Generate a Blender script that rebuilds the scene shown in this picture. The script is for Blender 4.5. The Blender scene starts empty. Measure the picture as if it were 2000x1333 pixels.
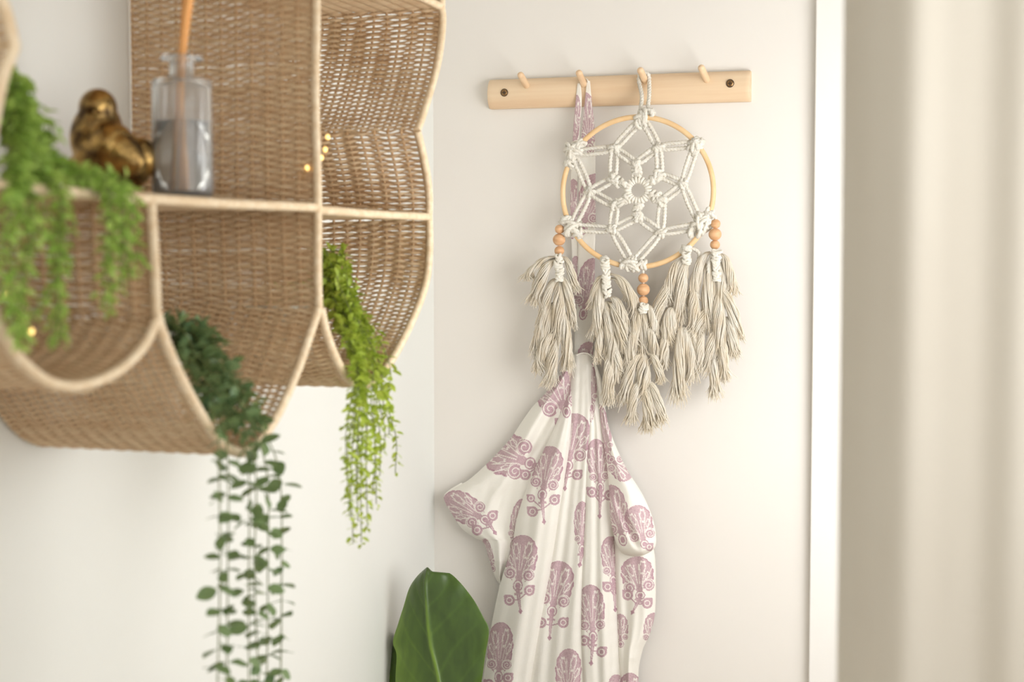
import bpy, bmesh, math, random
import numpy as np
from mathutils import Vector, Matrix

rng = np.random.default_rng(7)
random.seed(7)
scene = bpy.context.scene
C = scene.collection

# ------------------------------------------------------------------ camera
YAW = math.radians(19.0)
PITCH = math.atan(166.5 / 3000.0)
CAM = np.array([1.1454, -2.847, 1.45])
cam_data = bpy.data.cameras.new('camera')
cam_data.sensor_width = 36.0
cam_data.lens = 54.0
cam_data.dof.use_dof = True
cam_data.dof.aperture_fstop = 3.6
cam_data.dof.focus_distance = 2.90
cam = bpy.data.objects.new('camera', cam_data)
cam.location = CAM
cam.rotation_euler = (math.pi / 2 - PITCH, 0, YAW)
C.objects.link(cam)
scene.camera = cam

# ------------------------------------------------------------------ world, light, exposure
scene.view_settings.view_transform = 'Standard'
scene.view_settings.look = 'None'
scene.view_settings.gamma = 1.0
scene.view_settings.use_curve_mapping = False
scene.view_settings.exposure = 0.22
world = bpy.data.worlds.new('daylight')
scene.world = world
world.use_nodes = True
bg = world.node_tree.nodes['Background']
bg.inputs['Color'].default_value = (1.0, 0.975, 0.925, 1)
bg.inputs['Strength'].default_value = 0.95

def area_light(name, loc, direction, sx, sy, power, color=(1, 1, 1)):
    d = bpy.data.lights.new(name, 'AREA')
    d.shape = 'RECTANGLE'
    d.size = sx
    d.size_y = sy
    d.energy = power
    d.color = color
    o = bpy.data.objects.new(name, d)
    o.location = loc
    o.rotation_euler = Vector(direction).to_track_quat('-Z', 'Z').to_euler()
    C.objects.link(o)
    return o
# daylight through the window in the right-hand wall
area_light('window_daylight', (1.42, -0.77, 1.38), (-1, 0.9, 0.0), 0.70, 1.2, 17.0, (1.0, 0.995, 0.985))
# added fill light in an unseen opening, brightens the curtain and wicker
area_light('window_daylight', (1.42, -2.05, 1.55), (-1, 0.05, -0.05), 0.72, 1.3, 6.5, (1.0, 0.985, 0.955))
scene.cycles.max_bounces = 8
scene.cycles.transparent_max_bounces = 8

# ------------------------------------------------------------------ pixel rays of the photograph onto real planes
RIGHT = np.array([math.cos(YAW), math.sin(YAW), 0.0])
FWD = np.array([-math.sin(YAW) * math.cos(PITCH), math.cos(YAW) * math.cos(PITCH), -math.sin(PITCH)])
UP = np.cross(RIGHT, FWD)
def ray(px, py):
    px = np.asarray(px, float); py = np.asarray(py, float)
    return FWD + RIGHT * ((px - 1000) / 3000)[..., None] - UP * ((py - 666.5) / 3000)[..., None]
def on_y(px, py, y):            # point on the plane Y = y (parallel to the back wall)
    d = ray(px, py); k = (np.asarray(y, float) - CAM[1]) / d[..., 1]
    return CAM + d * k[..., None]
def on_x(px, py, x):            # point on the plane X = x (parallel to the left wall)
    d = ray(px, py); k = (np.asarray(x, float) - CAM[0]) / d[..., 0]
    return CAM + d * k[..., None]

# ------------------------------------------------------------------ helpers
def smooth(pts, n):
    """Catmull-Rom through pts, resampled to n points of equal spacing."""
    P = np.asarray(pts, float)
    Q = np.vstack([2 * P[0] - P[1], P, 2 * P[-1] - P[-2]])
    out = []
    for i in range(len(P) - 1):
        p0, p1, p2, p3 = Q[i], Q[i + 1], Q[i + 2], Q[i + 3]
        for t in np.linspace(0, 1, 14, endpoint=False):
            out.append(0.5 * ((2 * p1) + (-p0 + p2) * t + (2 * p0 - 5 * p1 + 4 * p2 - p3) * t * t + (-p0 + 3 * p1 - 3 * p2 + p3) * t ** 3))
    out.append(P[-1])
    return resample(np.array(out), n)
def resample(P, n):
    P = np.asarray(P, float)
    s = np.concatenate([[0], np.cumsum(np.linalg.norm(np.diff(P, axis=0), axis=1))])
    q = np.linspace(0, s[-1], n)
    return np.stack([np.interp(q, s, P[:, k]) for k in range(P.shape[1])], 1)
def plen(P):
    return float(np.linalg.norm(np.diff(np.asarray(P), axis=0), axis=1).sum())

class MB:
    """collects vertices and quads/triangles, then links them as ONE mesh object"""
    def __init__(s):
        s.v = []; s.f = []; s.n = 0
    def add(s, v, f):
        v = np.asarray(v, float).reshape(-1, 3)
        s.v.append(v); s.f.append(np.asarray(f, int) + s.n); s.n += len(v)
    def grid(s, G, closed=False):
        m, k = G.shape[:2]
        idx = np.arange(m * k).reshape(m, k)
        if closed:
            a = idx[:-1]; b = np.roll(idx, -1, 1)[:-1]; c = np.roll(idx, -1, 1)[1:]; d = idx[1:]
        else:
            a = idx[:-1, :-1]; b = idx[:-1, 1:]; c = idx[1:, 1:]; d = idx[1:, :-1]
        s.add(G, np.stack([a, b, c, d], -1).reshape(-1, 4))
    def tube(s, P, r, k=8, ref=None, lobes=0, pitch=0.01, depth=0.18, cap=True, phase=0.0, closed=False):
        P = np.asarray(P, float); n = len(P)
        r = np.broadcast_to(np.asarray(r, float), (n,))
        T = np.gradient(P, axis=0)
        if closed:
            T = np.roll(P, -1, 0) - np.roll(P, 1, 0)
        T /= np.linalg.norm(T, axis=1)[:, None] + 1e-12
        if ref is None:
            m = np.abs(T).mean(0); ref = np.eye(3)[int(np.argmin(m))]
        N = np.cross(T, ref); N /= np.linalg.norm(N, axis=1)[:, None] + 1e-9
        B = np.cross(T, N)
        a = np.linspace(0, 2 * np.pi, k, endpoint=False)
        L = np.concatenate([[0], np.cumsum(np.linalg.norm(np.diff(P, axis=0), axis=1))])
        A = a[None, :] + (L / pitch * 2 * np.pi)[:, None] * (1 if lobes else 0) + phase
        R = r[:, None] * (1 - depth + depth * np.abs(np.cos(a * lobes / 2))[None, :] * 2) if lobes else np.repeat(r[:, None], k, 1)
        V = P[:, None, :] + N[:, None, :] * (np.cos(A) * R)[..., None] + B[:, None, :] * (np.sin(A) * R)[..., None]
        if closed:
            V = np.concatenate([V, V[:1]], 0)
        s.grid(V, closed=True)
        if cap and not closed:
            for row, o in ((V[0], -1), (V[-1], 1)):
                cc = row.mean(0)
                i = np.arange(k)
                f = np.stack([i, np.roll(i, -1), np.full(k, k), np.full(k, k)], 1)
                if o < 0: f = f[:, ::-1]
                s.add(np.vstack([row, cc]), f)
    def box(s, lo, hi):
        x0, y0, z0 = lo; x1, y1, z1 = hi
        v = [(x0,y0,z0),(x1,y0,z0),(x1,y1,z0),(x0,y1,z0),(x0,y0,z1),(x1,y0,z1),(x1,y1,z1),(x0,y1,z1)]
        s.add(v, [(0,3,2,1),(4,5,6,7),(0,1,5,4),(1,2,6,5),(2,3,7,6),(3,0,4,7)])
    def lathe(s, c, prof, k=32, ribs=0, amp=0.0):
        a = np.linspace(0, 2 * np.pi, k, endpoint=False)
        G = []
        for r, z in prof:
            rr = r + (amp * np.abs(np.sin(a * ribs / 2)) if ribs else 0)
            G.append(np.stack([c[0] + rr * np.cos(a), c[1] + rr * np.sin(a), np.full(k, c[2] + z)], 1))
        s.grid(np.array(G), closed=True)
    def ball(s, c, r, k=14, squash=1.0):
        th = np.linspace(0.02, np.pi - 0.02, k)
        s.lathe(c, [(r * math.sin(t), -r * squash * math.cos(t)) for t in th], 2 * k)
    def build(s, name, mat, parent=None, smooth_=True, bevel=0, attr=None):
        V = np.concatenate(s.v).astype(np.float32); F = np.concatenate([f.reshape(-1, 4) for f in s.f])
        tri = F[:, 2] == F[:, 3]
        cnt = np.where(tri, 3, 4)
        mask = np.ones(F.shape, bool); mask[tri, 3] = False
        loops = F[mask]
        me = bpy.data.meshes.new(name)
        me.vertices.add(len(V)); me.vertices.foreach_set('co', V.ravel())
        me.loops.add(len(loops)); me.loops.foreach_set('vertex_index', loops.astype(np.int32))
        me.polygons.add(len(F))
        me.polygons.foreach_set('loop_start', np.concatenate([[0], np.cumsum(cnt)[:-1]]).astype(np.int32))
        me.polygons.foreach_set('loop_total', cnt.astype(np.int32))
        me.polygons.foreach_set('use_smooth', np.full(len(F), smooth_))
        me.update(calc_edges=True)
        if attr is not None:
            at = me.attributes.new('print', 'FLOAT', 'POINT')
            at.data.foreach_set('value', np.asarray(attr, np.float32))
        me.materials.append(mat)
        o = bpy.data.objects.new(name, me)
        C.objects.link(o)
        if parent is not None:
            o.parent = parent
            o.matrix_parent_inverse = inv_world(parent)
        if bevel:
            m = o.modifiers.new('bevel', 'BEVEL'); m.width = bevel; m.segments = 3
        return o
def world_of(o):
    m = Matrix.LocRotScale(o.location, o.rotation_euler, o.scale)
    return (world_of(o.parent) @ o.matrix_parent_inverse @ m) if o.parent else m
def inv_world(o):
    return world_of(o).inverted()

def tag(o, label, cat, group=None):
    o['label'] = label; o['category'] = cat
    if group: o['group'] = group
    return o
def thing(name, label, cat, loc, group=None):
    o = bpy.data.objects.new(name, None); C.objects.link(o)
    o.location = loc; o.empty_display_size = 0.05
    return tag(o, label, cat, group)
def struct(o):
    o['kind'] = 'structure'; return o
def piece(name, mesh, parent, M):
    """an object sharing a mesh, standing at world matrix M, child of parent"""
    o = bpy.data.objects.new(name, mesh); C.objects.link(o)
    o.parent = parent; o.matrix_parent_inverse = inv_world(parent)
    o.matrix_basis = M
    return o

# ------------------------------------------------------------------ materials
def srgb(r, g, b):
    f = lambda c: (c / 255 / 12.92) if c <= 10 else ((c / 255 + 0.055) / 1.055) ** 2.4
    return (f(r), f(g), f(b), 1)
def mat(name, col, rough=0.6, col2=None, scale=(40, 40, 40), bump=0.0, bscale=(200, 200, 200), metal=0.0,
        trans=0.0, transl=0.0, sheen=0.0, coat=0.0, ior=1.45, bdist=0.001, detail=3, lo=0.35, hi=0.65, coords='Object', spec=0.5):
    m = bpy.data.materials.new(name); m.use_nodes = True
    nt = m.node_tree; N = nt.nodes; L = nt.links
    p = N['Principled BSDF']
    p.inputs['Roughness'].default_value = rough
    p.inputs['Metallic'].default_value = metal
    p.inputs['Transmission Weight'].default_value = trans
    p.inputs['IOR'].default_value = ior
    p.inputs['Sheen Weight'].default_value = sheen
    p.inputs['Coat Weight'].default_value = coat
    p.inputs['Specular IOR Level'].default_value = spec
    p.inputs['Base Color'].default_value = col
    m.diffuse_color = col
    tc = N.new('ShaderNodeTexCoord')
    out_col = None
    if col2 is not None:
        mp = N.new('ShaderNodeMapping'); mp.inputs['Scale'].default_value = scale
        nz = N.new('ShaderNodeTexNoise'); nz.inputs['Scale'].default_value = 1.0; nz.inputs['Detail'].default_value = detail
        rp = N.new('ShaderNodeMapRange'); rp.inputs['From Min'].default_value = lo; rp.inputs['From Max'].default_value = hi
        mx = N.new('ShaderNodeMix'); mx.data_type = 'RGBA'
        mx.inputs['A'].default_value = col; mx.inputs['B'].default_value = col2
        L.new(tc.outputs[coords], mp.inputs['Vector']); L.new(mp.outputs['Vector'], nz.inputs['Vector'])
        L.new(nz.outputs['Fac'], rp.inputs['Value']); L.new(rp.outputs['Result'], mx.inputs['Factor'])
        L.new(mx.outputs['Result'], p.inputs['Base Color'])
        out_col = mx.outputs['Result']
    if bump:
        mp2 = N.new('ShaderNodeMapping'); mp2.inputs['Scale'].default_value = bscale
        nz2 = N.new('ShaderNodeTexNoise'); nz2.inputs['Scale'].default_value = 1.0; nz2.inputs['Detail'].default_value = 3
        bp = N.new('ShaderNodeBump'); bp.inputs['Strength'].default_value = bump; bp.inputs['Distance'].default_value = bdist
        L.new(tc.outputs[coords], mp2.inputs['Vector']); L.new(mp2.outputs['Vector'], nz2.inputs['Vector'])
        L.new(nz2.outputs['Fac'], bp.inputs['Height']); L.new(bp.outputs['Normal'], p.inputs['Normal'])
    if transl:
        t = N.new('ShaderNodeBsdfTranslucent'); mxs = N.new('ShaderNodeMixShader')
        mxs.inputs['Fac'].default_value = transl
        t.inputs['Color'].default_value = col
        if out_col is not None: L.new(out_col, t.inputs['Color'])
        L.new(p.outputs['BSDF'], mxs.inputs[1]); L.new(t.outputs['BSDF'], mxs.inputs[2])
        L.new(mxs.outputs['Shader'], N['Material Output'].inputs['Surface'])
    return m

M_wallB = mat('back_wall_paint', srgb(236, 232, 226), 0.75, srgb(234, 230, 224), (3, 3, 3), 0.06, (90, 90, 90))
M_wallA = mat('left_wall_paint', srgb(231, 232, 227), 0.75, srgb(229, 230, 225), (3, 3, 3), 0.06, (90, 90, 90))
M_white = mat('white_paint', srgb(240, 238, 234), 0.45)
M_floor = mat('floor_boards', srgb(190, 165, 135), 0.5, srgb(165, 140, 110), (2, 18, 2))
M_wick = mat('natural_wicker', srgb(245, 222, 186), 0.6, srgb(228, 196, 156), (9, 130, 130), 0.4, (60, 900, 900), transl=0.18)
M_stake = mat('wicker_stake', srgb(224, 190, 148), 0.6, srgb(200, 164, 122), (60, 60, 60))
M_rim = mat('pale_wrapped_rim', srgb(236, 217, 187), 0.55, srgb(222, 196, 160), (120, 120, 120), 0.3, (500, 500, 500))
M_rail = mat('maple_wood', srgb(236, 212, 180), 0.45, srgb(224, 192, 156), (3, 40, 60), 0.1, (30, 300, 300), lo=0.3, hi=0.7, detail=5)
M_peg = mat('peg_wood', srgb(238, 208, 172), 0.45, srgb(228, 194, 156), (60, 20, 60))
M_hoop = mat('rattan_hoop', srgb(238, 206, 160), 0.4, srgb(230, 190, 138), (30, 30, 30))
M_bead = mat('wooden_bead', srgb(224, 180, 138), 0.5, srgb(208, 160, 116), (60, 60, 260), detail=4)
M_cord = mat('cotton_cord', srgb(250, 247, 238), 0.85, srgb(242, 236, 222), (180, 180, 180), 0.5, (1500, 1500, 900), transl=0.15)
M_yarn = mat('cotton_yarn', srgb(253, 249, 240), 0.85, srgb(243, 231, 208), (90, 90, 25), transl=0.35, lo=0.3, hi=0.75)
M_screw = mat('brass_screw', srgb(150, 118, 80), 0.35, metal=0.9)
M_dark = mat('screw_recess', srgb(70, 55, 42), 0.6)
M_gold = mat('antique_gold', srgb(206, 170, 104), 0.25, srgb(84, 66, 46), (45, 45, 45), 0.5, (120, 120, 120), metal=0.95, bdist=0.003)
M_glass = mat('clear_glass', (0.96, 0.97, 0.97, 1), 0.08, trans=0.90, ior=1.45)
M_pane = mat('window_glass', (1, 1, 1, 1), 0.0, trans=1.0, ior=1.45)
M_liquid = mat('diffuser_oil', (1.0, 0.97, 0.90, 1), 0.02, trans=1.0, ior=1.36)
M_reed = mat('reed_stick', srgb(244, 186, 118), 0.6, srgb(232, 164, 96), (300, 300, 10))
M_pot = mat('glazed_pot', srgb(214, 214, 204), 0.4)
M_soil = mat('potting_soil', srgb(60, 45, 34), 0.9, srgb(90, 70, 52), (200, 200, 200), 1.0, (200, 200, 200))
M_leaf_light = mat('bright_green_leaf', srgb(196, 212, 92), 0.45, srgb(158, 182, 64), (60, 60, 60), transl=0.38)
M_leaf_pale = mat('soft_green_leaf', srgb(186, 212, 112), 0.5, srgb(148, 184, 80), (50, 50, 50), transl=0.32)
M_leaf_dark = mat('deep_green_leaf', srgb(96, 130, 92), 0.4, srgb(140, 156, 98), (22, 22, 22), transl=0.28)
M_stem = mat('thin_stem', srgb(120, 128, 78), 0.6)
M_bulb = bpy.data.materials.new('warm_bulb'); M_bulb.use_nodes = True
_p = M_bulb.node_tree.nodes['Principled BSDF']
_p.inputs['Base Color'].default_value = srgb(255, 226, 150)
_p.inputs['Emission Color'].default_value = srgb(255, 214, 130)
_p.inputs['Emission Strength'].default_value = 1.6
M_wire = mat('copper_wire', srgb(196, 150, 86), 0.35, metal=0.8)
M_curtain = mat('curtain_linen', srgb(240, 236, 227), 0.85, srgb(237, 232, 222), (8, 8, 3), 0.25, (600, 600, 600), transl=0.35)

# ------------------------------------------------------------------ the setting
def slab(name, lo, hi, m):
    b = MB(); b.box(lo, hi); return struct(b.build(name, m, smooth_=False))
slab('wall_back', (0.0, 0.0, 0), (1.56, 0.1, 2.6), M_wallB)
slab('wall_left', (-0.1, -4.6, 0), (0, 0.1, 2.6), M_wallA)
slab('floor', (-0.1, -4.6, -0.1), (1.56, 0.1, 0), M_floor)
slab('ceiling', (-0.1, -3.2, 2.6), (1.56, 0.1, 2.7), M_white)
# right wall with its window, plus an unseen opening added for the fill light
XR = 1.45
WIN = ((-1.17, -0.38), (-2.45, -1.65))
b = MB()
for y0, y1 in ((-0.38, 0.0), (-1.65, -1.17), (-3.2, -2.45)):
    b.box((XR, y0, 0), (XR + .1, y1, 2.6))
for y0, y1 in WIN:
    b.box((XR, y0, 0), (XR + .1, y1, 0.80)); b.box((XR, y0, 2.32), (XR + .1, y1, 2.6))
struct(b.build('wall_right', M_wallB, smooth_=False))
for i, (y0, y1) in enumerate(WIN):
    b = MB(); ym_ = (y0 + y1) / 2
    b.box((XR + .01, y0, 0.80), (XR + .08, y0 + .045, 2.32)); b.box((XR + .01, y1 - .045, 0.80), (XR + .08, y1, 2.32))
    b.box((XR + .01, y0 + .045, 0.80), (XR + .08, y1 - .045, 0.845)); b.box((XR + .01, y0 + .045, 2.275), (XR + .08, y1 - .045, 2.32))
    b.box((XR + .02, ym_ - .015, 0.845), (XR + .07, ym_ + .015, 2.275))
    win = struct(b.build('window_%d' % (i + 1), M_white, smooth_=False))  # the second one is added, to frame the fill light
    for a0, a1 in ((y0 + .045, ym_ - .015), (ym_ + .015, y1 - .045)):
        b = MB(); b.box((XR + .04, a0, 0.845), (XR + .046, a1, 2.275)); b.build('pane', M_pane, win, smooth_=False)
# white casing on the back wall beside the curtain
p0 = on_y(1600, 200, -0.022); 
b = MB(); b.box((0.752, -0.022, 0.0), (0.90, 0.004, 2.6))
struct(b.build('trim_1', M_white, smooth_=False, bevel=0.003))
b = MB(); b.box((0.0, -0.014, 0.0), (0.75, 0.0, 0.09)); struct(b.build('baseboard_back', M_white, smooth_=False, bevel=0.003))
b = MB(); b.box((0.0, -4.6, 0.0), (0.014, -0.014, 0.09)); struct(b.build('baseboard_left', M_white, smooth_=False, bevel=0.003))

# ------------------------------------------------------------------ curtain (near, out of focus)
def curtain():
    u = np.linspace(0, 1, 260)
    cx = 0.972 + 0.42 * u
    cy = -1.515 + 0.085 * np.exp(-u / 0.085) + 0.05 * u + 0.007 * np.sin((u - 0.22) * 2 * np.pi / 0.24) + 0.0012 * np.sin(u * 61 + 1)
    z = np.linspace(0.03, 2.42, 60)
    G = np.zeros((60, 260, 3))
    for i, zz in enumerate(z):
        w = 1 + 0.25 * (1 - zz / 2.42)
        G[i, :, 0] = cx + 0.006 * np.sin(zz * 3 + u * 5) * u
        G[i, :, 1] = -1.50 + (cy + 1.50) * w + 0.01 * np.sin(zz * 1.7 + u * 9) * u
        G[i, :, 2] = zz
    b = MB(); b.grid(G)
    root = thing('curtain', 'plain beige curtain hanging in soft vertical folds in front of the white casing', 'curtain', (1.2, -1.45, 0))
    o = b.build('cloth', M_curtain, root)
    m = o.modifiers.new('thick', 'SOLIDIFY'); m.thickness = 0.0025
    b = MB(); b.tube([(0.93, -1.46, 2.47), (XR, -1.40, 2.47)], 0.012, 16); b.build('curtain_rod', M_white, root)
    for k in range(8):
        x = 0.99 + k * 0.055
        a = np.linspace(0, 2 * np.pi, 24, endpoint=False)
        yy = -1.46 + (x - 0.93) / 0.85 * 0.06
        b = MB(); b.tube(np.stack([np.full(24, x), yy + 0.030 * np.cos(a), 2.442 + 0.0285 + 0.030 * np.sin(a)-0.012], 1), 0.002, 6, ref=np.array([1.0, 0, 0]), closed=True)
        b.build('curtain_ring', M_white, root)
curtain()

# ------------------------------------------------------------------ wicker wall shelf
XF = 0.2735                                         # front plane of the shelf, 27 cm off the left wall
def prof_px(pts, n=None):
    """front-edge outline measured in the photograph, as (Y, Z) on the shelf's front plane"""
    P = on_x([p[0] for p in pts], [p[1] for p in pts], XF)[:, 1:]
    L = plen(P)
    return smooth(P, max(6, int(L / 0.004)))
shelf = thing('wicker_wall_shelf', 'large scalloped natural wicker wall shelf with pale wrapped rims, hung on the left wall', 'shelf', (0, -1.27, 1.15))

def weave(name, prof, x0, x1, pitch=0.0086, dense=False, sp=0.0228, amp=0.0030, stakes=True):
    prof = np.asarray(prof); L = plen(prof)
    npair = max(2, int(L / pitch))
    sA = (np.arange(npair) + 0.3) * L / npair
    ss = np.stack([sA, sA + pitch * (0.40 if not dense else 0.5)], 1).ravel()
    ss = ss[ss < L]
    n = len(ss)
    cum = np.concatenate([[0], np.cumsum(np.linalg.norm(np.diff(prof, axis=0), axis=1))])
    Q = np.stack([np.interp(ss, cum, prof[:, 0]), np.interp(ss, cum, prof[:, 1])], 1)
    Tp = np.gradient(prof, axis=0); T = np.stack([np.interp(ss, cum, Tp[:, 0]), np.interp(ss, cum, Tp[:, 1])], 1)
    T /= np.linalg.norm(T, axis=1)[:, None]
    Nn = np.stack([-T[:, 1], T[:, 0]], 1)
    ns = max(2, int(round((x1 - x0) / sp)))
    m = ns * 5 + 1
    xs = np.linspace(x0, x1, m)
    ph = np.linspace(0, ns * np.pi, m)
    c = np.cos(ph)[None, :] * np.where(np.arange(n) % 2, 1, -1)[:, None]
    ctr = np.zeros((n, m, 3))
    jit = rng.normal(0, 0.00015, (n, 1)) + rng.normal(0, 0.00015, (n, m))
    wav = 0.0010 * np.sin(xs * 29 + rng.uniform(0, 6))[None, :] + 0.0006 * np.sin(xs * 80 + rng.uniform(0, 6))[None, :]
    ctr[..., 0] = xs[None, :]
    ctr[..., 1] = Q[:, None, 0] + Nn[:, None, 0] * c * amp + T[:, None, 0] * (jit + wav)
    ctr[..., 2] = Q[:, None, 1] + Nn[:, None, 1] * c * amp + T[:, None, 1] * (jit + wav)
    sc = pitch / 0.0086
    lo_, hi_ = (0.00222, 0.00242) if dense else (0.00165, 0.0027)
    var = 0.00015 + 0.00045 * np.sin(Q[:, :1] * 37 + xs[None, :] * 31 + Q[:, 1:] * 23) if not dense else 0.0
    hw = (lo_ + (hi_ - lo_) * np.abs(c)) * sc + var + rng.normal(0, 0.00012, (n, 1))
    k = 5
    a = np.linspace(0, 2 * np.pi, k, endpoint=False)
    T3 = np.concatenate([np.zeros((n, 1)), T], 1); N3 = np.concatenate([np.zeros((n, 1)), Nn], 1)
    V = ctr[:, :, None, :] + (np.cos(a)[None, None, :] * hw[..., None])[..., None] * T3[:, None, None, :] \
        + (np.sin(a) * 0.0018)[None, None, :, None] * N3[:, None, None, :]
    b = MB()
    idx = np.arange(n * m * k).reshape(n, m, k)
    A = idx[:, :-1]; B = np.roll(idx, -1, 2)[:, :-1]; Cc = np.roll(idx, -1, 2)[:, 1:]; D = idx[:, 1:]
    b.add(V, np.stack([A, B, Cc, D], -1).reshape(-1, 4))
    o = b.build(name, M_wick, shelf)
    if stakes:
        b = MB()
        R = resample(prof, max(8, int(L / 0.012)))
        for i in range(ns + 1):
            x = x0 + (x1 - x0) * i / ns
            b.tube(np.stack([np.full(len(R), x), R[:, 0], R[:, 1]], 1), 0.0021, 5, ref=np.array([1.0, 0, 0]))
        s = b.build('stakes', M_stake, o); s['kind'] = 'stuff'
    return o
def rim(prof, parent, x=XF, r=0.0058):
    L = plen(prof); n = max(12, int(L / 0.0013))
    R = resample(prof, n)
    rr = r * (1 + 0.07 * np.cos(np.arange(n) * 2 * np.pi / 3))
    P = np.stack([np.full(n, x), R[:, 0], R[:, 1]], 1)
    P[:, 0] += 0.0012 * np.sin(np.linspace(0, L * 25, n))
    b = MB(); b.tube(P, rr, 8, ref=np.array([1.0, 0, 0]))
    return b.build('rim', M_rim, parent)

FR = [(838, 430), (838, 480), (833, 540), (820, 590), (800, 640), (776, 685), (752, 720), (728, 745), (703, 752), (680, 739), (657, 700), (637, 650), (625, 603)]
UR = [(862, 12), (864, 40), (856, 110), (843, 170), (827, 225), (815, 256)]
UR2 = [(815, 256), (823, 292), (833, 345), (838, 388), (838, 430)]
MIDP = [(615, -110), (617, 100), (618, 300), (619, 405), (621, 500), (624, 600)]
UM = [(622, 602), (603, 655), (578, 728), (546, 805), (512, 858), (475, 884), (443, 875), (414, 846), (385, 797), (355, 738), (330, 682), (313, 640), (305, 610)]
LP = [(294, 396), (297, 470), (301, 550), (304, 612)]
UL = [(304, 628), (281, 672), (240, 716), (190, 745), (140, 756), (92, 745), (46, 710), (10, 665), (-14, 620), (-27, 560), (-31, 480), (-31, 380)]
OL = [(-31, 380), (-26, 300), (0, 165), (28, 92)]
OL2 = [(28, 92), (8, 20), (-24, -60), (-40, -150)]
pr = {k: prof_px(v) for k, v in dict(FR=FR, UR=UR, UR2=UR2, MIDP=MIDP, UM=UM, LP=LP, UL=UL, OL=OL, OL2=OL2).items()}
def add_panel(name, keys, rims=True, **kw):
    P = pr[keys]
    o = weave(name, P, 0.006, XF - 0.004, **kw)
    if rims: rim(P, o)
    return o
add_panel('side_panel', 'UR'); add_panel('side_panel', 'UR2'); add_panel('side_panel', 'FR')
add_panel('divider', 'MIDP', dense=True)
add_panel('hanging_basket', 'UM', dense=True)
add_panel('divider', 'LP', dense=True)
add_panel('hanging_basket', 'UL', dense=True)
add_panel('side_panel', 'OL', dense=True)
add_panel('side_panel', 'OL2', dense=True)
# boards (dense weave)
zb = on_x(615, 405, XF)[2]
yb0 = on_x(-31, 380, XF)[1]; ym = on_x(618, 405, XF)[1]; yb1 = on_x(838, 430, XF)[1]
ya = on_x(294, 396, XF)[1]
zt = on_x(862, 12, XF)[2]; yt1 = on_x(862, 12, XF)[1]; yt0 = on_x(-40, -150, XF)[1]
def board(y0, y1, z, sag=0.0):
    s = np.linspace(0, 1, 20)
    P = np.stack([y0 + (y1 - y0) * s, z - sag * np.sin(np.pi * s)], 1)
    o = weave('shelf_board', P, 0.006, XF - 0.004, pitch=0.0075, dense=True, amp=0.0018)
    rim(P, o)
board(yb0, ym, zb, 0.003); board(ym, yb1, zb - 0.003, 0.001); board(yt0, ym, zt, 0.002); board(ym, yt1, zt, -0.001)
# domed tops above the picture
def dome(y0, y1, h):
    s = np.linspace(0, np.pi, 40)
    P = np.stack([(y0 + y1) / 2 - (y1 - y0) / 2 * np.cos(s), zt + h * np.sin(s)], 1)
    o = weave('domed_top', P, 0.006, XF - 0.004, dense=True); rim(P, o)
dome(ym + 0.005, yt1, 0.17); dome(yt0, ym - 0.005, 0.24)

# ------------------------------------------------------------------ bottle with reeds
zs = zb + 0.006
bc = on_x(358, 388, 0.215); bx, by = 0.215, bc[1]
bz = zs - 0.001
bottle = thing('reed_diffuser_bottle', 'clear ribbed glass bottle half full of oil, standing on the wicker board', 'bottle', (bx, by, bz))
H = 0.134
b = MB()
outer = [(0.0005, 0), (0.030, 0.0), (0.0335, 0.003), (0.034, 0.008), (0.034, H - 0.004), (0.0325, H - 0.0005), (0.028, H + 0.001), (0.0150, H + 0.003), (0.0138, H + 0.018), (0.016, H + 0.020), (0.0235, H + 0.0215), (0.0240, H + 0.024), (0.0235, H + 0.0265), (0.013, H + 0.027)]
inner = [(0.011, H + 0.026), (0.0108, H + 0.006), (0.019, H - 0.0005), (0.029, H - 0.005), (0.0308, H - 0.012), (0.0308, 0.009), (0.028, 0.006), (0.0005, 0.006)]
b.lathe((bx, by, bz), outer + inner, 96)
V = b.v[0]
# vertical ribs on the body
dx = V[:, 0] - bx; dy = V[:, 1] - by; r = np.hypot(dx, dy); a = np.arctan2(dy, dx); zz = V[:, 2] - bz
k = 1 + np.where((r > 0.0338) & (zz < H - .005), 0.022 * np.abs(np.sin(a * 12)), 0)
V[:, 0] = bx + dx * k; V[:, 1] = by + dy * k
b.build('glass_body', M_glass, bottle)
b = MB(); b.lathe((bx, by, bz), [(0.0004, 0.0062), (0.0305, 0.0075), (0.0305, 0.086), (0.0004, 0.086)], 48); b.build('oil', M_liquid, bottle)
reeds = thing('reed_sticks', 'bunch of orange-brown reed sticks standing in the glass bottle', 'reed sticks', (bx, by, bz + 0.008))
for k in range(7):
    a = k * 0.9
    base = np.array([bx - 0.004 + 0.006 * math.cos(a), by + 0.007 * math.sin(a), bz + 0.009])
    neck = np.array([bx + 0.003 * math.cos(a + 1), by + 0.003 * math.sin(a + 1), bz + H + 0.02])
    d = neck - base; d /= d[2]
    d = d + np.array([0.12 + 0.02 * math.sin(k * 2.3), 0.006 * math.cos(k * 1.7), 0]) * 1.0
    top = neck + d * (0.13 + 0.008 * math.sin(k * 5))
    b = MB(); b.tube(smooth([base, neck, top], 24), 0.0016, 8)
    b.build('reed', M_reed, reeds)

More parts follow.
